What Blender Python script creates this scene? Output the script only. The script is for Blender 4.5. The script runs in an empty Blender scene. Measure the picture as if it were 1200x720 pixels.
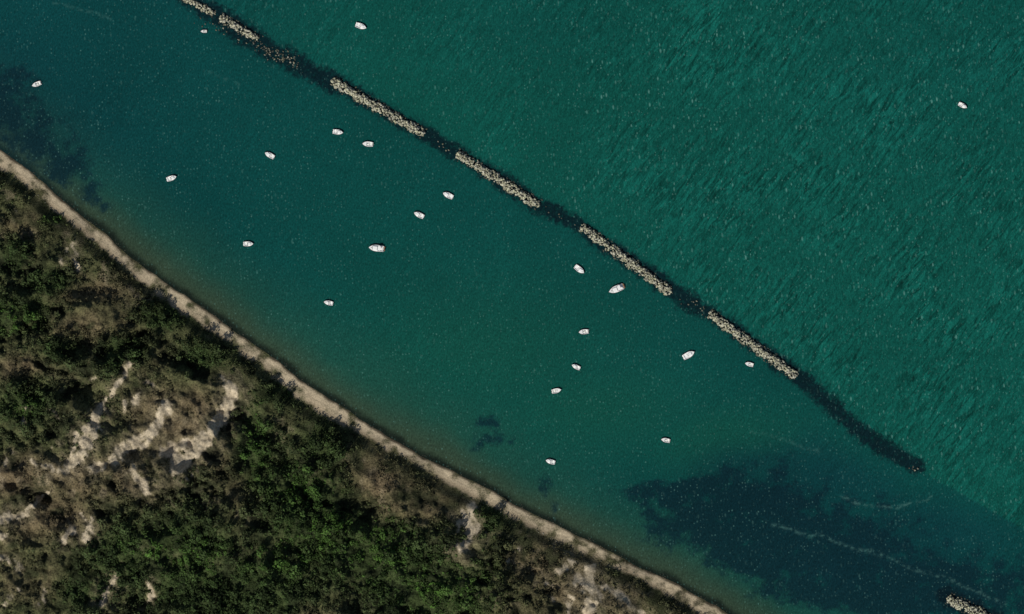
import bpy, math, random
import numpy as np
random.seed(7); rng=np.random.default_rng(7)
S=0.5
def W(px,py): return ((px-600)*S,(360-py)*S)
def WL(l): return [W(*p) for p in l]
scene=bpy.context.scene

# ---------------- numpy noise ----------------
def vnoise(x,y,scale,seed):
    r=np.random.default_rng(seed).random((256,256))
    u=x/scale+seed*7.31; v=y/scale+seed*3.17
    iu=np.floor(u).astype(int); iv=np.floor(v).astype(int)
    fu=u-iu; fv=v-iv
    fu=fu*fu*(3-2*fu); fv=fv*fv*(3-2*fv)
    a=r[iu%256,iv%256]; b=r[(iu+1)%256,iv%256]; c=r[iu%256,(iv+1)%256]; d=r[(iu+1)%256,(iv+1)%256]
    return (a*(1-fu)+b*fu)*(1-fv)+(c*(1-fu)+d*fu)*fv
def fbm(x,y,scale,seed,octv=4,gain=0.5):
    t=0;a=1;n=0
    ca,sa=math.cos(0.6),math.sin(0.6)
    for i in range(octv):
        t=t+a*vnoise(x,y,scale,seed+i*11); n+=a; a*=gain; scale*=0.5
        x,y=ca*x-sa*y,sa*x+ca*y
    return t/n
def ss(a,b,x):
    t=np.clip((x-a)/(b-a),0,1); return t*t*(3-2*t)
def pdist(x,y,pts):
    best=np.full(x.shape,1e9); sg=np.zeros(x.shape); along=np.zeros(x.shape); L=0
    for (ax,ay),(bx,by) in zip(pts[:-1],pts[1:]):
        dx,dy=bx-ax,by-ay; l2=dx*dx+dy*dy; l=math.sqrt(l2)
        t=np.clip(((x-ax)*dx+(y-ay)*dy)/l2,0,1)
        ex=x-ax-t*dx; ey=y-ay-t*dy
        d=np.hypot(ex,ey); cr=(dx*(y-ay)-dy*(x-ax))/l
        m=d<best-1e-9
        best=np.where(m,d,best); sg=np.where(m,np.sign(cr),sg); along=np.where(m,L+t*l,along)
        L+=l
    return best,sg,along

# ---------------- map data ----------------
shore_c=[(-9000,-5200),(-500,-150),(-200,45),(-60,140),(0,187),(30,206),(62,235),(100,264),(135,295),(170,325),(200,346),(240,373),(280,401),(320,430),(355,459),(400,486),(450,517),(500,545),(560,576),(610,602),(650,624),(700,647),(740,666),(790,692),(835,718),(900,756),(1100,850),(12000,6500)]
shore=WL(shore_c)
def shored(x,y):
    d,s,al=pdist(x,y,shore)
    return d*s
def beach_hw(x,y):
    w=3.1+1.9*np.exp(-((x-(-120))/22)**2)+1.2*(vnoise(x,y,22,5)-0.5)*2+.5*(vnoise(x,y,6,6)-.5)*2
    return w
bwline=WL([(130,-60),(210,-8),(300,50),(345,76),(388,97),(497,158),(536,182),(632,243),(681,268),(786,342),(831,369),(933,441),(985,488),(1030,524),(1074,549)])
bw2=WL([(1108,698),(1165,726),(1300,790)])
gull=[ # eroded gullies: polyline, width(px), strength
 ([(273,455),(270,475),(258,496),(242,512)],9,1.15),
 ([(262,485),(248,512),(228,532),(208,548)],10,1.2),
 ([(245,508),(222,520),(196,530)],8,1.0),
 ([(225,530),(205,540)],6,1.0),
 ([(262,440),(270,455)],3,.7),
 ([(155,425),(145,445),(128,466),(120,485)],4,.75),
 ([(122,480),(108,500),(100,520)],7,.8),
 ([(118,500),(100,535),(78,548)],8,.8),([(95,505),(85,540)],4,.6),([(60,470),(72,490)],3,.4),
 ([(196,478),(185,500),(165,515),(145,528)],8,.85),([(190,500),(170,522)],5,.8),
 ([(150,525),(135,540),(115,548)],8,.8),([(165,463),(158,474)],5,.6),([(150,470),(148,480)],3,.5),
 ([(158,548),(168,560),(176,574)],8,.75),([(240,545),(225,560)],4,.5),
 ([(0,612),(18,603),(35,600)],6,.8),([(0,630),(12,622)],5,.7),([(40,595),(62,572)],3,.75),
 ([(90,618),(80,632)],6,.75),([(114,610),(104,630)],6,.8),([(100,600),(110,610)],3,.5),
 ([(140,672),(130,690),(122,706)],6,.75),([(178,682),(180,696),(174,706)],5,.6),
 ([(553,592),(549,606)],6,.95),([(545,606),(552,618),(544,640)],9,1.0),([(538,610),(536,622)],4,.75),
 ([(690,665),(694,680)],8,.85),([(680,678),(700,692),(690,712)],9,.8),([(712,684),(735,706),(752,718)],7,.65),([(655,668),(672,658)],5,.55),([(670,700),(662,716)],6,.55),([(610,640),(596,655)],3,.4),([(640,680),(650,700)],4,.4),
 ([(84,285),(90,300),(92,316)],6,.55),([(78,292),(74,310)],4,.45),([(36,478),(30,500)],5,.4),([(10,650),(30,662)],6,.45),([(45,540),(66,548)],5,.5),([(20,530),(10,545)],4,.4),([(120,440),(100,452)],4,.35),([(170,445),(185,455)],4,.4),([(12,232),(20,246)],4,.3),([(60,690),(52,706)],5,.4),([(25,690),(10,705)],5,.4),([(70,520),(50,525)],4,.4),([(110,400),(130,392)],4,.35)]
def blob(x,y,l):
    m=np.zeros(x.shape)
    for cx,cy,rx,ry in l:
        wx,wy=W(cx,cy)
        q=((x-wx)/(rx*S))**2+((y-wy)/(ry*S))**2
        m=np.maximum(m,np.exp(-q*0.9))
    return m
green=[(15,370,50,22),(215,625,70,45),(150,650,50,45),(300,520,22,50),(350,600,60,60),(440,650,110,50),(380,520,30,30),(500,690,80,50),(250,700,90,40),(150,415,30,20),(35,470,35,25),(190,370,28,14),(330,465,30,16),(320,680,60,40),(70,255,20,12),(570,605,25,18),(100,690,40,30),(20,300,20,20),(75,410,30,18),(240,420,30,20),(60,330,30,14)]
brown=[(105,385,60,28),(275,550,38,50),(430,565,70,24),(480,600,50,22),(620,660,60,30),(180,420,30,22),(40,265,30,18),(30,560,50,30),(700,700,90,28),(30,430,35,18),(60,680,40,30),(120,340,60,20),(360,720,20,20),(120,560,70,40),(210,480,50,50),(60,600,60,40),(650,690,90,40)]
bright=[(12,374,40,16),(300,520,14,42),(360,570,35,25),(390,620,45,25),(440,640,40,40),(520,690,50,30),(330,650,40,20),(230,650,40,20),(190,640,40,16),(30,475,18,10),(60,255,12,6)]
ravines=[([(0,408),(35,390),(72,368)],10),([(278,470),(272,500),(250,540),(225,570)],10),([(370,485),(345,495),(295,480)],7),([(120,600),(180,580),(250,570)],10),([(340,560),(380,590),(440,600)],8),([(560,680),(590,640)],8),([(225,480),(212,500)],7),([(40,430),(110,440)],8),([(130,560),(150,590)],7),([(60,500),(85,470),(120,440)],7),([(20,570),(70,590)],8),([(480,560),(520,590),(545,580)],7),([(0,300),(50,330)],7),([(180,390),(240,440)],7),([(640,690),(600,700)],7)]
def gmask(x,y):
    wx=x+2.6*(fbm(x,y,6,61,4)-.5)*2; wy=y+2.6*(fbm(x,y,6,67,4)-.5)*2
    m=np.zeros(x.shape); halo=np.zeros(x.shape)
    for pts,w,s in gull:
        d,_,_=pdist(wx,wy,WL(pts)); w=w*S
        m=np.maximum(m,s*np.exp(-(d/(w*.9))**2)); halo=np.maximum(halo,min(s,1)*np.exp(-(d/(w*2.6))**2))
    u=(x*.83+y*.56); v=(-x*.56+y*.83)
    streak=fbm(u*1.0,v*.33,1.9,71,4,.6)
    return ss(.28,.74,m+(streak-.5)*1.5*ss(0.05,.4,m)), ss(.2,.8,halo+(streak-.5)*1.0*ss(.05,.3,halo))
def rmask(x,y):
    wx=x+9*(fbm(x,y,16,81,4)-.5)*2; wy=y+9*(fbm(x,y,16,83,4)-.5)*2
    m=np.zeros(x.shape)
    for pts,w in ravines:
        d,_,_=pdist(wx,wy,WL(pts)); m=np.maximum(m,np.exp(-(d/(w*S))**2))
    return m*ss(.32,.6,fbm(x,y,8,87,4))
def height(x,y):
    d=shored(x,y); hw=beach_hw(x,y)
    e=d-hw
    sea=-0.09*np.clip(e,0,80)
    inl=np.clip(-e,0,None)
    bw=2*hw
    z=np.where(e>0,sea,1.9*np.clip(inl/bw,0,1)**0.8)
    q=np.clip(inl-bw*0.92,0,None)
    rise=5*ss(0,9,q)+14*ss(5,110,q)
    rid=1-np.abs(fbm(x,y,34,21,4)-.5)*2.6
    rough=ss(4,30,q)
    z=z+rise+rough*(12*(rid-0.55)+11*(fbm(x,y,15,31,4)-.5)+1.8*(fbm(x,y,3.5,37,3)-.5)*2)
    z=z-rough*5*rmask(x,y)
    return z,e,q
def Gf(x,y): return np.clip(blob(x,y,green)*1.2+1.1*(fbm(x,y,20,41,5)-.5)+.02,0,1)
def Bf(x,y): return np.clip(blob(x,y,brown)*1.1+1.1*(fbm(x,y,18,43,5)-.5)-.08,0,1)

def make_grid(xs,ys):
    return np.meshgrid(xs,ys)
def mesh_np(name,co,faces,smooth=True):
    me=bpy.data.meshes.new(name)
    me.vertices.add(len(co)); me.vertices.foreach_set('co',np.ascontiguousarray(co,dtype=np.float32).ravel())
    k=faces.shape[1]
    me.loops.add(faces.size); me.loops.foreach_set('vertex_index',np.ascontiguousarray(faces,dtype=np.int32).ravel())
    me.polygons.add(len(faces)); me.polygons.foreach_set('loop_start',np.arange(0,faces.size,k,dtype=np.int32))
    me.update(calc_edges=True)
    if smooth: me.polygons.foreach_set('use_smooth',np.ones(len(faces),dtype=bool))
    return me
def grid_mesh(name,X,Y,Z,keep=None):
    ny,nx=X.shape
    idx=np.arange(nx*ny).reshape(ny,nx)
    q=np.stack([idx[:-1,:-1],idx[:-1,1:],idx[1:,1:],idx[1:,:-1]],-1).reshape(-1,4)
    if keep is not None:
        kf=keep.reshape(-1)[q].any(1); q=q[kf]
    used=np.unique(q); remap=np.full(nx*ny,-1); remap[used]=np.arange(len(used))
    q=remap[q]
    co=np.stack([X,Y,Z],-1).reshape(-1,3)[used]
    return mesh_np(name,co,q),used
def addcol(me,name,c):
    a=me.attributes.new(name,'FLOAT_COLOR','POINT')
    c4=np.ones((len(c),4),dtype=np.float32); c4[:,:3]=c
    a.data.foreach_set('color',c4.ravel())
def addf(me,name,f):
    a=me.attributes.new(name,'FLOAT','POINT'); a.data.foreach_set('value',np.ascontiguousarray(f,dtype=np.float32))
def addobj(name,me,mat=None,parent=None,loc=None):
    o=bpy.data.objects.new(name,me); scene.collection.objects.link(o)
    if mat and me is not None and not me.materials: me.materials.append(mat)
    if parent: o.parent=parent
    if loc: o.location=loc
    return o

# ---------------- node helper ----------------
class NT:
    def __init__(s,name):
        s.m=bpy.data.materials.new(name); s.m.use_nodes=True; s.t=s.m.node_tree
        s.b=s.t.nodes['Principled BSDF']
        s.tc=s.t.nodes.new('ShaderNodeTexCoord').outputs['Object']
    def n(s,t,ins=None,**kw):
        nd=s.t.nodes.new(t)
        for k,v in kw.items(): setattr(nd,k,v)
        for k,v in (ins or {}).items(): s.set(nd.inputs[k],v)
        return nd
    def set(s,i,v):
        if isinstance(v,bpy.types.NodeSocket): s.t.links.new(v,i)
        else: i.default_value=v
    def math(s,op,a,b=0.0,clamp=False):
        nd=s.n('ShaderNodeMath',{0:a,1:b},operation=op); nd.use_clamp=clamp; return nd.outputs[0]
    def mr(s,v,a,b,c=0.0,d=1.0,smooth=False):
        nd=s.n('ShaderNodeMapRange',{'Value':v,'From Min':a,'From Max':b,'To Min':c,'To Max':d})
        if smooth: nd.interpolation_type='SMOOTHSTEP'
        return nd.outputs[0]
    def mix(s,f,a,b,blend='MIX'):
        nd=s.t.nodes.new('ShaderNodeMix'); nd.data_type='RGBA'; nd.blend_type=blend
        s.set(nd.inputs[0],f); s.set(nd.inputs[6],a); s.set(nd.inputs[7],b); return nd.outputs[2]
    def mapp(s,scale=(1,1,1),rot=0.0,loc=(0,0,0)):
        r=s.n('ShaderNodeMapping',{'Vector':s.tc,'Rotation':(0,0,rot)}).outputs[0]
        return s.n('ShaderNodeMapping',{'Vector':r,'Scale':scale,'Location':loc}).outputs[0]
    def noise(s,scale,detail=2,rough=.5,vec=None,dist=0.0):
        nd=s.n('ShaderNodeTexNoise',{'Vector':vec or s.tc,'Scale':scale,'Detail':detail,'Roughness':rough,'Distortion':dist})
        nd.noise_dimensions='2D'
        return nd.outputs[0]
    def attr(s,name,out='Fac'):
        return s.n('ShaderNodeAttribute',attribute_name=name).outputs[out]
    def scalecol(s,c,f):
        return s.n('ShaderNodeVectorMath',{0:c,'Scale':f},operation='SCALE').outputs[0]

# ---------------- GROUND ----------------
def axis(lo,hi,st,far):
    a=np.arange(lo,hi+st,st); o=[];v=lo;k=st
    while v>-far: k*=1.35; v-=k; o.append(v)
    p=[];v=a[-1];k=st
    while v<far: k*=1.35; v+=k; p.append(v)
    return np.concatenate([o[::-1],a,p])
X,Y=make_grid(axis(-310,135,0.65,5000),axis(-190,102,0.65,3500))
Z,E,Q=height(X,Y)
me,used=grid_mesh('coastal_ground',X,Y,Z)
x=X.ravel()[used];y=Y.ravel()[used];e=E.ravel()[used];q=Q.ravel()[used]
G=Gf(x,y);B=Bf(x,y);P,H=gmask(x,y)
def mixc(a,b,f): return a*(1-f[:,None])+np.array(b)[None]*f[:,None]
col=np.tile(np.array([0.080,0.084,0.038]),(len(x),1))
col=mixc(col,[0.132,0.102,0.060],B)
col=mixc(col,[0.042,0.060,0.021],G)
bp=ss(0.55,0.72,fbm(x,y,6,47,5))*ss(0.40,0.6,fbm(x,y,45,48,2))
col=mixc(col,[0.25,0.205,0.135],bp*0.55*(1-G))
dk=ss(.52,.69,fbm(x,y,9,49,5)); col=mixc(col,[.020,.027,.012],dk*.78)
col=mixc(col,[0.20,0.165,0.105],H*.5)
pn=fbm(x,y,2.4,51,4,.65)
pale=np.stack([0.24+0.38*pn,0.20+0.325*pn,0.135+0.25*pn],-1)
col=col*(1-P[:,None])+pale*P[:,None]
R=rmask(x,y); col=mixc(col,[0.012,0.016,0.009],R*0.8*(1-P))  # shade along the ravines painted near-black into the ground colour
# beach
sandn=fbm(x,y,4,53,4,.6)
hw=beach_hw(x,y); tt=np.clip(-e/(2*hw),0,1)
sand=mixc(np.tile(np.array([0.55,0.45,0.305]),(len(x),1)),[0.32,0.255,0.17],ss(.55,1.0,tt+.25*(sandn-.5)))
sand=sand*(0.70+0.60*sandn)[:,None]
band=np.exp(-((tt-0.55-0.25*(sandn-.5))/0.06)**2)
sand=sand*(1-0.25*band[:,None])
wet=1-ss(0.1,1.5,-e+0.8*(fbm(x,y,4,55,3)-.5)*2)
sand=sand*(1-0.88*wet[:,None])
bm=1-ss(-0.5,2.0,q+3.0*(fbm(x,y,5,57,4)-.5)*2)
col=col*(1-bm[:,None])+sand*bm[:,None]
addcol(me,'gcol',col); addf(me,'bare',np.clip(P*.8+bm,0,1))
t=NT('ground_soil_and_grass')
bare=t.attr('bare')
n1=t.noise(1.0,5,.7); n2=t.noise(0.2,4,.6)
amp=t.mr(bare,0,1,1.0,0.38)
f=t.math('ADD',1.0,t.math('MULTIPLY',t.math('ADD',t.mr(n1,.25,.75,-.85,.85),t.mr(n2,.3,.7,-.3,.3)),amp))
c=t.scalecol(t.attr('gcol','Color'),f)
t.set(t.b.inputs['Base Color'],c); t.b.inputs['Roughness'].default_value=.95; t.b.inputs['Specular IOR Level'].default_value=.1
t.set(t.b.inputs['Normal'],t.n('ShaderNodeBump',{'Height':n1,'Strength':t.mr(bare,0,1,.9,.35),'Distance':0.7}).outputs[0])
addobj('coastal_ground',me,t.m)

# ---------------- SEA ----------------
X,Y=make_grid(axis(-306,306,1.0,6000),axis(-186,186,1.0,5000))
D=shored(X,Y); E=D-beach_hw(X,Y)
me,used=grid_mesh('sea',X,Y,np.zeros_like(X),keep=(E>-6))
x=X.ravel()[used];y=Y.ravel()[used];e=E.ravel()[used]
bd,bs,ba=pdist(x,y,bwline)
outer=ss(-6,12,bd*bs)
px=x/S+600; py=360-y/S
cin=np.array([0.0030,0.059,0.052]); cout=np.array([0.0040,0.076,0.0590]); cul=np.array([0.0030,0.049,0.052])
col=cin[None]*(1-outer[:,None])+cout[None]*outer[:,None]
col=mixc(col,cul,(1-ss(50,560,px+0.3*py))*0.9)
col=mixc(col,[0.006,0.077,0.053],blob(x,y,[(560,420,170,90),(680,480,140,60),(850,520,100,45)])*0.7*(1-outer))
col=mixc(col,[0.0035,0.064,0.055],blob(x,y,[(1150,30,260,150),(620,20,150,60)])*0.6)
wob=8*(fbm(x,y,30,91,3)-.5)*2
s1=1-ss(0,56,e+wob); col=mixc(col,[0.017,0.068,0.044],s1*0.75)
s2=1-ss(0,24,e+wob*.5); col=mixc(col,[0.038,0.055,0.032],s2*0.85)
ed=1-ss(1.2,5.6,e+1.4*(fbm(x,y,6,93,3)-.5)*2)
col=mixc(col,[0.006,0.010,0.008],ed*0.93)
ex=5*(fbm(x,y,22,94,4)-.5)*2; ey=5*(fbm(x,y,22,96,4)-.5)*2
wx,wy=x+ex,y+ey
core=blob(wx,wy,[(790,572,66,22),(870,605,90,50),(950,655,130,60),(870,668,80,46),(1080,690,130,42),(780,625,26,30)])
edge=WL([(600,590),(722,563),(800,545),(900,515),(960,500),(1080,580),(1300,640)])
eb,es,_=pdist(wx,wy,edge); side=-eb*es
wd=np.clip(core*1.35,0,1)*ss(-4,14,side)*ss(8,34,e+6*(fbm(x,y,14,97,3)-.5)*2)
wd=wd*(1-.6*blob(x,y,[(1190,600,90,60)]))
haze=blob(wx,wy,[(950,560,150,60),(1080,630,150,80),(880,545,90,30)])*ss(-6,26,12+side)*(1-outer*.55)
w2=blob(x,y,[(0,130,48,54),(35,168,50,30),(78,195,32,22),(105,225,16,16)])*0.92*ss(1,7,e)
w3=blob(x,y,[(572,495,16,9),(580,512,24,11),(556,520,14,8),(598,518,8,4),(640,570,9,14),(650,590,7,12),(125,243,10,6)])*0.62
addf(me,'weed',np.clip(np.maximum(np.maximum(wd,w2),w3),0,1)); addf(me,'haze',np.clip(haze+.7*blob(x,y,[(40,150,90,60),(10,100,60,60)]),0,1))
bw_w=np.where(px<400,6.3,4.9)+1.5*(fbm(x,y,10,99,3)-.5)*2
bw_w=np.where(px>935,5.2,bw_w)
wob2=2.0*(fbm(x,y,5,101,3)-.5)*2
off=bd*bs-.9
b1=1-ss(bw_w*0.3,bw_w*1.65,np.abs(off)+np.clip(bd-np.abs(bd*bs),0,9)+wob2)
b1=np.where((bd>30),0,b1)
bd2,bs2,_=pdist(x,y,bw2); b2=1-ss(3.0,8.0,bd2+wob2)
addf(me,'reef',np.maximum(b1,b2))
fo=np.zeros(len(x))
for pts,w,s in [([(905,615),(950,628),(1000,640),(1060,664),(1110,680),(1180,708)],.7,.19),([(985,583),(1030,595),(1065,592),(1092,582)],.65,.19),([(60,0),(95,12),(130,22)],.7,.10),([(240,82),(262,92),(280,100)],.7,.10),([(880,505),(920,515),(960,528)],.7,.10)]:
    d,_,_=pdist(x+2.6*(fbm(x,y,11,103,4)-.5)*2,y+2.6*(fbm(x,y,11,105,4)-.5)*2,WL(pts)); fo=np.maximum(fo,s*np.exp(-(d/w)**2))
addf(me,'foam',fo)
rip=0.20+0.80*outer*ss(480,950,px-0.4*(py-100))*(1-0.5*ss(300,560,py))+.22*outer
addf(me,'rip',np.clip(rip,0,1))
addcol(me,'wcol',col)
t=NT('sea_water')
rip=t.attr('rip'); wc=t.attr('wcol','Color')
c=t.mix(t.math('MULTIPLY',t.attr('haze'),.75),wc,(0.0030,0.033,0.041,1))
wn=t.noise(0.085,7,.72); wm=t.attr('weed')
wf=t.math('MULTIPLY',t.mr(t.math('ADD',wm,t.mr(wn,.3,.7,-.52,.52)),.15,.85,0,1,True),t.mr(wm,0.02,.3),True)
c=t.mix(t.math('MULTIPLY',wf,.88),c,(0.0030,0.0190,0.0275,1))
rn=t.noise(0.4,5,.7); rm=t.attr('reef')
rf=t.math('MULTIPLY',t.mr(t.math('ADD',rm,t.mr(rn,.3,.7,-.38,.38)),.05,1.0,0,1,True),t.mr(rm,0.0,.15),True)
c=t.mix(t.math('MULTIPLY',rf,.92),c,(0.0025,0.0100,0.015,1))
g0=t.mr(t.noise(0.012,4,.55),.3,.7,.92,1.08)
v1=t.mapp((1.0,0.62,1),0.12)
g1=t.mr(t.noise(1.15,3,.75,v1),.25,.75,.60,1.40)
c=t.scalecol(c,t.math('MULTIPLY',g0,g1))
# swell ripples
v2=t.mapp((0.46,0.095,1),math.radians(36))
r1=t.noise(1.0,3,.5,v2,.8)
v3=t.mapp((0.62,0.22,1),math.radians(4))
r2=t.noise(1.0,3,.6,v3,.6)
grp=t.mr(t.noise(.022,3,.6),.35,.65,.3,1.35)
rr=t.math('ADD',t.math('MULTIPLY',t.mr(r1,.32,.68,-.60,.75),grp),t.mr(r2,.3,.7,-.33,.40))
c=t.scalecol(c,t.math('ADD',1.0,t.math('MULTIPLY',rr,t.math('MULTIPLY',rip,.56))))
def fleck(cell,sx,sy,rad,thr,loc):
    v=t.mapp((sx/cell,sy/cell,1),math.radians(-6),loc)
    vo=t.n('ShaderNodeTexVoronoi',{'Vector':v,'Scale':1.0,'Randomness':1.0},voronoi_dimensions='2D')
    sp=t.n('ShaderNodeSeparateColor',{0:vo.outputs['Color']})
    sel=t.mr(sp.outputs[0],thr,1.0,.0,1.0)
    rr_=t.mr(sp.outputs[1],0,1,rad*.55,rad*1.3)
    k=t.math('SUBTRACT',1.0,t.math('DIVIDE',vo.outputs['Distance'],rr_),True)
    return t.math('MULTIPLY',sel,t.math('MULTIPLY',k,2.0,True))
f1=fleck(3.1,1,.42,.17,.45,(3,9,0))
f2=fleck(1.9,1,.85,.24,.62,(13,4,0))
clus=t.mr(t.noise(0.06,4,.7),.38,.62,.2,1.0)
f1=t.math('MULTIPLY',f1,t.mr(rip,.2,.8,.35,1.0))
ff=t.math('MULTIPLY',t.math('MAXIMUM',f1,t.math('MULTIPLY',f2,.75)),clus)
fm=t.math('MULTIPLY',t.attr('foam'),t.mr(t.noise(.35,4,.7),.42,.62))
ff=t.math('MAXIMUM',t.math('MULTIPLY',ff,t.mr(rip,.2,.8,.30,.38)),fm)
c=t.mix(ff,c,(0.20,0.47,0.41,1))
t.set(t.b.inputs['Base Color'],c); t.b.inputs['Roughness'].default_value=.3; t.b.inputs['IOR'].default_value=1.33
t.b.inputs['Specular IOR Level'].default_value=.2
hh=t.math('ADD',t.math('MULTIPLY',rr,t.math('MULTIPLY',rip,.4)),t.math('MULTIPLY',g1,.12))
t.set(t.b.inputs['Normal'],t.n('ShaderNodeBump',{'Height':hh,'Strength':.6,'Distance':0.8}).outputs[0])
addobj('sea',me,t.m)

# ---------------- ROCKS ----------------
import bmesh
bm=bmesh.new(); bmesh.ops.create_icosphere(bm,subdivisions=1,radius=1)
ico_v=np.array([v.co[:] for v in bm.verts]); ico_f=np.array([[v.index for v in f.verts] for f in bm.faces]); bm.free()
def rocks(name,items,mat):
    V=[];F=[];C=[]
    for i,(cx,cy,cz,r,shade) in enumerate(items):
        v=ico_v*(1+rng.uniform(-.24,.24,(len(ico_v),1)))
        v=np.clip(v,-rng.uniform(.6,.95,3),rng.uniform(.6,.95,3))
        v=v*np.array([rng.uniform(.8,1.35),rng.uniform(.7,1.1),rng.uniform(.6,.9)])*r
        a=rng.uniform(0,6.283); ca,sa=math.cos(a),math.sin(a)
        tl=rng.uniform(-.5,.5); ct,st=math.cos(tl),math.sin(tl)
        v=v@np.array([[1,0,0],[0,ct,st],[0,-st,ct]]).T@np.array([[ca,-sa,0],[sa,ca,0],[0,0,1]]).T
        V.append(v+np.array([cx,cy,cz])); F.append(ico_f+i*len(ico_v))
        C.append(np.tile(np.array(shade),(len(ico_v),1)))
    me=mesh_np(name,np.concatenate(V),np.concatenate(F),smooth=False)
    addcol(me,'rcol',np.concatenate(C)); 
    return addobj(name,me,mat)
t=NT('limestone_boulders')
c=t.scalecol(t.attr('rcol','Color'),t.mr(t.noise(1.6,4,.6),.3,.7,.7,1.25))
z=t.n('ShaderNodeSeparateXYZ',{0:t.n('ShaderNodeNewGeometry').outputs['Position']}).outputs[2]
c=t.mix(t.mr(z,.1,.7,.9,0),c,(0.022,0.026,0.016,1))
t.set(t.b.inputs['Base Color'],c); t.b.inputs['Roughness'].default_value=.9
rockmat=t.m
def rshade():
    k=.19+.32*rng.random(); return [k,k*.97,k*rng.uniform(.64,.80)]
def segment(a,b,halfw=2.9,dens=1.0,crest=2.0):
    ax,ay=W(*a); bx,by=W(*b); L=math.hypot(bx-ax,by-ay); dx,dy=(bx-ax)/L,(by-ay)/L
    it=[]
    for _ in range(int(L*10*dens)):
        s=rng.uniform(0,L); w=rng.uniform(-1,1)
        hwl=halfw*(0.9+.18*math.sin(s*.5+a[0])+.12*math.sin(s*1.7))
        end=min(1,(min(s,L-s)+1.2)/2.4); hwl*=end
        lat=w*hwl; h=crest*end*(1-abs(w)**2.4)*rng.uniform(.5,1.15)-.1
        r=rng.uniform(.4,.95)
        it.append((ax+dx*s-dy*lat,ay+dy*s+dx*lat,h-.15,r,rshade()))
    for _ in range(int(L*1.5)):
        s=rng.uniform(-.5,L+.5); w=rng.choice([-1,1])*rng.uniform(.95,1.3)
        it.append((ax+dx*s-dy*w*halfw,ay+dy*s+dx*w*halfw,-.3,rng.uniform(.4,.8),rshade()))
    return it
segs=[((388,94),(497,157)),((536,180),(632,241)),((681,265),(786,343)),((831,367),(933,441))]
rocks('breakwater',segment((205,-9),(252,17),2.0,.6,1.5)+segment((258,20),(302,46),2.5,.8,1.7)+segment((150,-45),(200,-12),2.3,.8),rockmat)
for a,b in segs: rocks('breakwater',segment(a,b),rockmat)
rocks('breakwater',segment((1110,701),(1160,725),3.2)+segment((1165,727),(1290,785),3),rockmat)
it=[]
for a,b,n,sp in [((300,52),(348,74),110,5),((497,160),(536,180),6,2.2),((632,243),(681,266),8,2.2),((786,344),(831,366),18,3),((1066,546),(1076,551),9,1.6),((225,20),(300,55),25,3)]:
    ax,ay=W(*a);bx,by=W(*b)
    for _ in range(n):
        s=rng.uniform(0,1); it.append((ax+(bx-ax)*s+rng.normal(0,sp*.5),ay+(by-ay)*s+rng.normal(0,sp*.5),rng.uniform(-.3,.3),rng.uniform(.35,.75),[k*.7 for k in rshade()]))
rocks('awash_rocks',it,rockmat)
it=[]
sp=np.array(shore[3:26])
for _ in range(420):
    k=rng.integers(0,len(sp)-1); u=rng.random(); p=sp[k]*(1-u)+sp[k+1]*u; d=sp[k+1]-sp[k]; d/=np.hypot(*d); nn=np.array([-d[1],d[0]])
    hwv=float(beach_hw(np.array([p[0]]),np.array([p[1]]))[0])
    o=rng.choice([hwv+rng.uniform(.2,2.2),-hwv+rng.uniform(-1,.6)],p=[.6,.4]); q2=p+nn*o
    zz=float(height(np.array([q2[0]]),np.array([q2[1]]))[0][0])
    it.append((q2[0],q2[1],zz,rng.uniform(.2,.5),[k2*.4 for k2 in rshade()]))
rocks('beach_boulders',it,rockmat)

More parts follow.
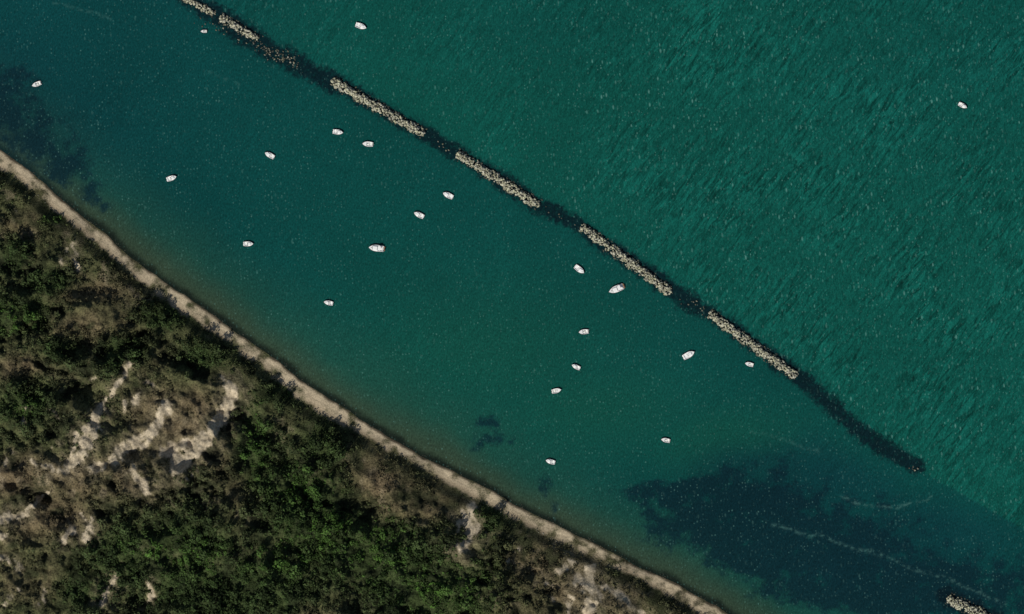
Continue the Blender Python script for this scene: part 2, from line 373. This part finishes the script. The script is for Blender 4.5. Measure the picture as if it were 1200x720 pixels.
# ---------------- VEGETATION ----------------
def veg(name,N,rlo,rhi,leaf,lo,greenbias,seed,trunk=False,nleaf=(14,30)):
    r=np.random.default_rng(seed)
    M=N*5
    x=r.uniform(-312,140,M); y=r.uniform(-192,105,M)
    z,e,q=height(x,y)
    G=Gf(x,y);B=Bf(x,y)
    P,H=gmask(x,y); Br=np.clip(blob(x,y,bright),0,1); clump=ss(.42,.58,fbm(x,y,10,121,5))
    if greenbias: dens=np.clip(G*1.4-.2,0,1)*(.15+.85*clump)
    else: dens=np.clip(.08+.60*clump+.3*G-.2*B,0,1)
    dens=dens*(q>2.2+(rlo>1.5)*3)*(P<.2)*(1-.7*H)
    k=np.where(r.random(M)<dens)[0][:N]
    x,y,z,G,B,Br=x[k],y[k],z[k],G[k],B[k],Br[k]; n=len(k)
    R=rlo+(rhi-rlo)*r.random(n)**2.2
    cnt=(nleaf[0]+(nleaf[1]-nleaf[0])*(R-rlo)/(rhi-rlo)).astype(int)
    tot=cnt.sum(); own=np.repeat(np.arange(n),cnt)
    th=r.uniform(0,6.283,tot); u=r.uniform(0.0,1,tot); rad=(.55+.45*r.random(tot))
    ph=r.uniform(0,6.283,n)[own]; lob=1+.28*np.sin(2*th+ph)+.2*np.sin(5*th+2*ph)
    cz=u; cr=np.sqrt(1-cz*cz*.92)
    Rr=R[own]*rad*lob
    base=z[own]+(R[own]*.9 if trunk else -.1)
    c=np.stack([x[own]+Rr*cr*np.cos(th),y[own]+Rr*cr*np.sin(th),base+R[own]*rad*cz*1.05],-1)
    d=np.stack([np.cos(th)*cr,np.sin(th)*cr,cz+.3],-1)+r.normal(0,.45,(tot,3)); d/=np.linalg.norm(d,axis=1)[:,None]
    a=np.cross(d,r.normal(0,1,(tot,3))); a/=np.linalg.norm(a,axis=1)[:,None]+1e-9; b=np.cross(d,a)
    s=(leaf*(.6+.8*r.random(tot)))[:,None]
    V=np.stack([c+a*s,c+b*s*.8,c-a*s*.9,c-b*s*.75],1).reshape(-1,3)
    F=np.arange(tot*4).reshape(-1,4)
    base_c=np.tile(np.array([.046,.056,.024]),(n,1))
    base_c=mixc(base_c,[.102,.080,.047],np.clip(B*1.1-G*.3,0,1)*.85)
    base_c=mixc(base_c,[.032,.053,.016],G)
    base_c=mixc(base_c,[.064,.140,.022],Br*r.random(n)**1.3)
    base_c*= (.45+1.15*r.random(n)**1.3)[:,None]
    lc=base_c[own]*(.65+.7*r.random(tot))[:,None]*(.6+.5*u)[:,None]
    C=np.repeat(lc,4,axis=0)
    if trunk:
        TV=[];TF=[];base=len(V)
        for i in range(n):
            for (ex,ey,ez,r0,r1,z0) in [(0,0,1.3,.16,.08,-.5)]+[(math.cos(g)*.55,math.sin(g)*.55,1.5,.07,.03,.7) for g in r.uniform(0,6.28,3)]:
                for kk in range(5):
                    g=kk*1.2566
                    TV.append((x[i]+r0*R[i]*math.cos(g)*.6,y[i]+r0*R[i]*math.sin(g)*.6,z[i]+z0*R[i]*(.6)))
                for kk in range(5):
                    g=kk*1.2566
                    TV.append((x[i]+ex*R[i]+r1*R[i]*math.cos(g)*.6,y[i]+ey*R[i]+r1*R[i]*math.sin(g)*.6,z[i]+ez*R[i]))
                o=base+len(TV)-10
                for kk in range(5): TF.append((o+kk,o+(kk+1)%5,o+5+(kk+1)%5,o+5+kk))
        V=np.concatenate([V,np.array(TV)]);F=np.concatenate([F,np.array(TF)]);C=np.concatenate([C,np.tile([.05,.04,.03],(len(TV),1))])
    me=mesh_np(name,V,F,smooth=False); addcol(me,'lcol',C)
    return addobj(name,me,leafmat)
t=NT('foliage_leaves')
t.set(t.b.inputs['Base Color'],t.attr('lcol','Color')); t.b.inputs['Roughness'].default_value=.8; t.b.inputs['Specular IOR Level'].default_value=.15
leafmat=t.m
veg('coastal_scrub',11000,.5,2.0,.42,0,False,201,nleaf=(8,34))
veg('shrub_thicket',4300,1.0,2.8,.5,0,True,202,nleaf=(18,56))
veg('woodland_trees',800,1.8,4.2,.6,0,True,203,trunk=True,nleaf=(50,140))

# ---------------- BOATS ----------------
def simple(name,col,rough=.5,var=.12,sc=3,metal=0):
    t=NT(name); t.set(t.b.inputs['Base Color'],t.scalecol(t.n('ShaderNodeRGB').outputs[0],t.mr(t.noise(sc,3),.3,.7,1-var,1+var)))
    for nd in t.t.nodes:
        if nd.type=='RGB': nd.outputs[0].default_value=(*col,1)
    t.b.inputs['Roughness'].default_value=rough; t.b.inputs['Metallic'].default_value=metal; return t.m
mw=simple('white_gelcoat',(.87,.87,.86),.35,.02); mfl=simple('deck_nonskid',(.80,.80,.78),.8,.04)
mdk=simple('dark_halo_rail',(.005,.010,.016),.5); mgl=simple('tinted_acrylic',(.05,.07,.08),.1); mst=simple('vinyl_seat',(.74,.72,.66),.7)
meng=simple('outboard_cowling',(.03,.03,.034),.35); mgr=simple('grey_metal_tube',(.35,.36,.37),.5); mwood=simple('teak_planks',(.22,.12,.06),.5)
def hb(u,B): 
    return B*(0.84+.16*math.sin(min(u/.45,1)*math.pi/2)) if u<.45 else B*max(0.02,(1-((u-.45)/.55)**2.5))
def hull_mesh(name,L,B,deck_u,fb=.75):
    bm=bmesh.new(); rings=[]; N=16
    us=[i/N for i in range(N+1)]
    def sec(u,deck):
        b=hb(u,B); sh=fb+.25*u*u; x=(u-.5)*L; rim=min(.18,b*.5)
        fl=sh+.03 if deck else .35
        k=-.3+.35*max(0,u-.7)/.3
        P=[(0,k),(.72*b,-.02+.1*u),(b,sh),(b-rim,sh+.04),(b-rim,fl),(-(b-rim),fl),(-(b-rim),sh+.04),(-b,sh),(-.72*b,-.02+.1*u)]
        return [bm.verts.new((x,p[0],p[1])) for p in P]
    seq=[(u,False) for u in us if u<deck_u]+[(deck_u,False),(deck_u+.002,True)]+[(u,True) for u in us if u>deck_u+.01]
    for u,dk in seq: rings.append(sec(u,dk))
    for r0,r1 in zip(rings[:-1],rings[1:]):
        for i in range(9):
            f=bm.faces.new((r0[i],r0[(i+1)%9],r1[(i+1)%9],r1[i])); 
            if i==4: f.material_index=1
    bm.faces.new(rings[0][::-1]); bm.faces.new(rings[-1])
    bmesh.ops.recalc_face_normals(bm,faces=bm.faces)
    me=bpy.data.meshes.new(name); bm.to_mesh(me); bm.free(); me.materials.append(mw); me.materials.append(mfl); return me
def rail_mesh(name,L,B,fb=.75,w=.28,mat=mdk):  # over-wide near-black rail, shaped to imitate the dark halo around each hull
    bm=bmesh.new(); path=[]
    N=20
    for i in range(N+1): u=i/N; path.append(((u-.5)*L,hb(u,B),fb+.25*u*u-.1))
    path=path+[(a,-b,c) for a,b,c in path[::-1]]
    rs=[]
    for i,(a,b,c) in enumerate(path):
        p0=path[max(i-1,0)];p1=path[min(i+1,len(path)-1)]; dx,dy=p1[0]-p0[0],p1[1]-p0[1]; l=math.hypot(dx,dy)+1e-6
        nx,ny=-dy/l,dx/l
        if nx*a+ny*b<0: nx,ny=-nx,-ny
        rs.append([bm.verts.new((a+nx*o,b+ny*o,c+z)) for o,z in [(-.02,-.12),(w,-.08),(w,.03),(-.02,.08)]])
    for r0,r1 in zip(rs[:-1],rs[1:]):
        for i in range(4): bm.faces.new((r0[i],r0[(i+1)%4],r1[(i+1)%4],r1[i]))
    bm.faces.new(rs[0]);bm.faces.new(rs[-1][::-1]); bmesh.ops.recalc_face_normals(bm,faces=bm.faces)
    me=bpy.data.meshes.new(name); bm.to_mesh(me); bm.free(); me.materials.append(mat); return me
def boxes(name,l,mat,bev=.05):
    bm=bmesh.new()
    for (cx,cy,cz,sx,sy,sz,tx,ty) in l:
        r=bmesh.ops.create_cube(bm,size=1)['verts']
        for v in r:
            kx,ky=(tx,ty) if v.co.z>0 else (1,1)
            v.co=(cx+v.co.x*sx*kx,cy+v.co.y*sy*ky,cz+v.co.z*sz)
    bmesh.ops.bevel(bm,geom=bm.edges[:],offset=bev,segments=2,affect='EDGES')
    me=bpy.data.meshes.new(name); bm.to_mesh(me); bm.free(); me.materials.append(mat); return me
def kit(kind,L,B):
    k=[]
    if kind=='open':
        k=[('hull',hull_mesh('hull',L,B,.62)),('halo_rail',rail_mesh('rail',L,B)),
           ('console',boxes('console',[(.02*L,0,.75,.7,.7,.7,.8,.8)],mw)),('windscreen',boxes('ws',[(.06*L,0,1.2,.1,.7,.3,.6,.85)],mgl,.02)),
           ('seats',boxes('seat',[(-.14*L,0,.5,.55,B*1.2,.4,1,.95),(-.40*L,0,.5,.5,B*1.35,.5,1,.95)],mst)),
           ('outboard_motor',boxes('ob',[(-.54*L,0,.75,.45,.38,.6,.75,.75),(-.54*L,0,.1,.22,.16,.9,1,1)],meng))]
    elif kind=='cuddy':
        k=[('hull',hull_mesh('hull',L,B,.5)),('halo_rail',rail_mesh('rail',L,B)),
           ('cabin',boxes('cab',[(.12*L,0,1.05,L*.3,B*1.25,.55,.8,.8)],mw,.08)),('windscreen',boxes('ws',[(-.035*L,0,1.3,.1,B*1.1,.35,.6,.85)],mgl,.02)),
           ('foredeck_hatch',boxes('ht',[(.31*L,0,.98,.3,.3,.06,1,1)],mgl,.02)),
           ('seats',boxes('seat',[(-.14*L,B*.35,.6,.5,.5,.6,1,.9),(-.14*L,-B*.35,.6,.5,.5,.6,1,.9),(-.41*L,0,.5,.5,B*1.35,.5,1,.95)],mw)),
           ('outboard_motor',boxes('ob',[(-.54*L,0,.75,.45,.38,.6,.75,.75),(-.54*L,0,.1,.22,.16,.9,1,1)],meng))]
    elif kind=='cruiser':
        k=[('hull',hull_mesh('hull',L,B,.4,1.0)),('halo_rail',rail_mesh('rail',L,B,1.0)),
           ('cabin',boxes('cab',[(.08*L,0,1.4,L*.36,B*1.3,.75,.78,.82)],mw,.1)),('cabin_windows',boxes('win',[(.08*L,0,1.42,L*.37,B*1.22,.22,.93,.93)],mgl,.03)),
           ('foredeck_hatch',boxes('ht',[(.33*L,0,1.3,.4,.4,.06,1,1)],mgl,.02)),
           ('bimini_top',boxes('bim',[(-.2*L,0,2.3,L*.2,B*1.4,.07,.95,.95)],mw,.02)),
           ('bimini_frame',boxes('bf',[(-.2*L+sx*L*.09,sy*B*.66,1.6,.05,.05,1.35,1,1) for sx in(-1,1) for sy in(-1,1)],mgr,.01)),
           ('seats',boxes('seat',[(-.41*L,0,.6,.6,B*1.35,.6,1,.95)],mfl)),
           ('swim_platform',boxes('sp',[(-.54*L,0,.35,L*.09,B*1.4,.1,1,1)],mwood,.03)),
           ('outboard_motor',boxes('ob',[(-.57*L,.35,.85,.5,.4,.7,.75,.75),(-.57*L,-.35,.85,.5,.4,.7,.75,.75)],meng))]
    return k
boats=[(423,31,6.6,-20,'cuddy'),(43,99,5.6,20,'open'),(239,37,3.6,0,'open'),(396,155,6,-8,'cuddy'),(431,169,6.2,-5,'open'),(316,182,6,-28,'cuddy'),(201,209,6,18,'cuddy'),
(525,229,6.4,-25,'cuddy'),(491,252,6.2,-25,'cuddy'),(291,286,5.8,0,'cuddy'),(441,291,8.8,-6,'cruiser'),(385,355,5.4,-12,'cuddy'),(679,316,6.6,-38,'cuddy'),(722,339,9,22,'cruiser'),
(684,389,5.8,5,'open'),(807,416,7.4,28,'cuddy'),(878,427,5,-15,'open'),(675,430,5.2,-25,'cuddy'),(652,458,5.6,12,'open'),(780,516,5.2,-12,'open'),(645,541,5.6,-15,'cuddy'),(1128,124,5.4,-28,'cuddy')]
for i,(bx,by,L,ang,kind) in enumerate(boats):
    nm='cabin_cruiser' if kind=='cruiser' else 'motorboat'
    e=bpy.data.objects.new(nm,None); scene.collection.objects.link(e)
    wx,wy=W(bx,by); e.location=(wx,wy,.05); e.rotation_euler=(0,0,math.radians(ang+(180 if i%3 else 0)))
    for pn,pm in kit(kind,L,L*.23 if kind!='cruiser' else L*.21): addobj(pn,pm,None,e)

# ---------------- LIGHT / CAMERA ----------------
el,az=math.radians(43),math.radians(214)
sx,sy,sz=math.sin(az)*math.cos(el),math.cos(az)*math.cos(el),math.sin(el)
sun=bpy.data.lights.new('sun','SUN'); sun.energy=3.8; sun.angle=math.radians(.5); sun.color=(1,.96,.87)
so=bpy.data.objects.new('sun',sun); scene.collection.objects.link(so)
from mathutils import Vector
so.rotation_euler=Vector((sx,sy,sz)).to_track_quat('Z','Y').to_euler()
w=bpy.data.worlds.new('World'); scene.world=w; w.use_nodes=True; nt=w.node_tree
sk=nt.nodes.new('ShaderNodeTexSky'); sk.sky_type='NISHITA'; sk.sun_disc=False; sk.sun_elevation=el; sk.sun_rotation=az
bg=nt.nodes['Background']; nt.links.new(sk.outputs[0],bg.inputs[0]); bg.inputs[1].default_value=.05
cam=bpy.data.cameras.new('camera'); co=bpy.data.objects.new('camera',cam); scene.collection.objects.link(co)
co.location=(0,0,2500); cam.sensor_width=36; cam.lens=150; cam.clip_end=20000; cam.clip_start=10
scene.camera=co
scene.view_settings.view_transform='Standard'; scene.view_settings.look='None'; scene.view_settings.exposure=0
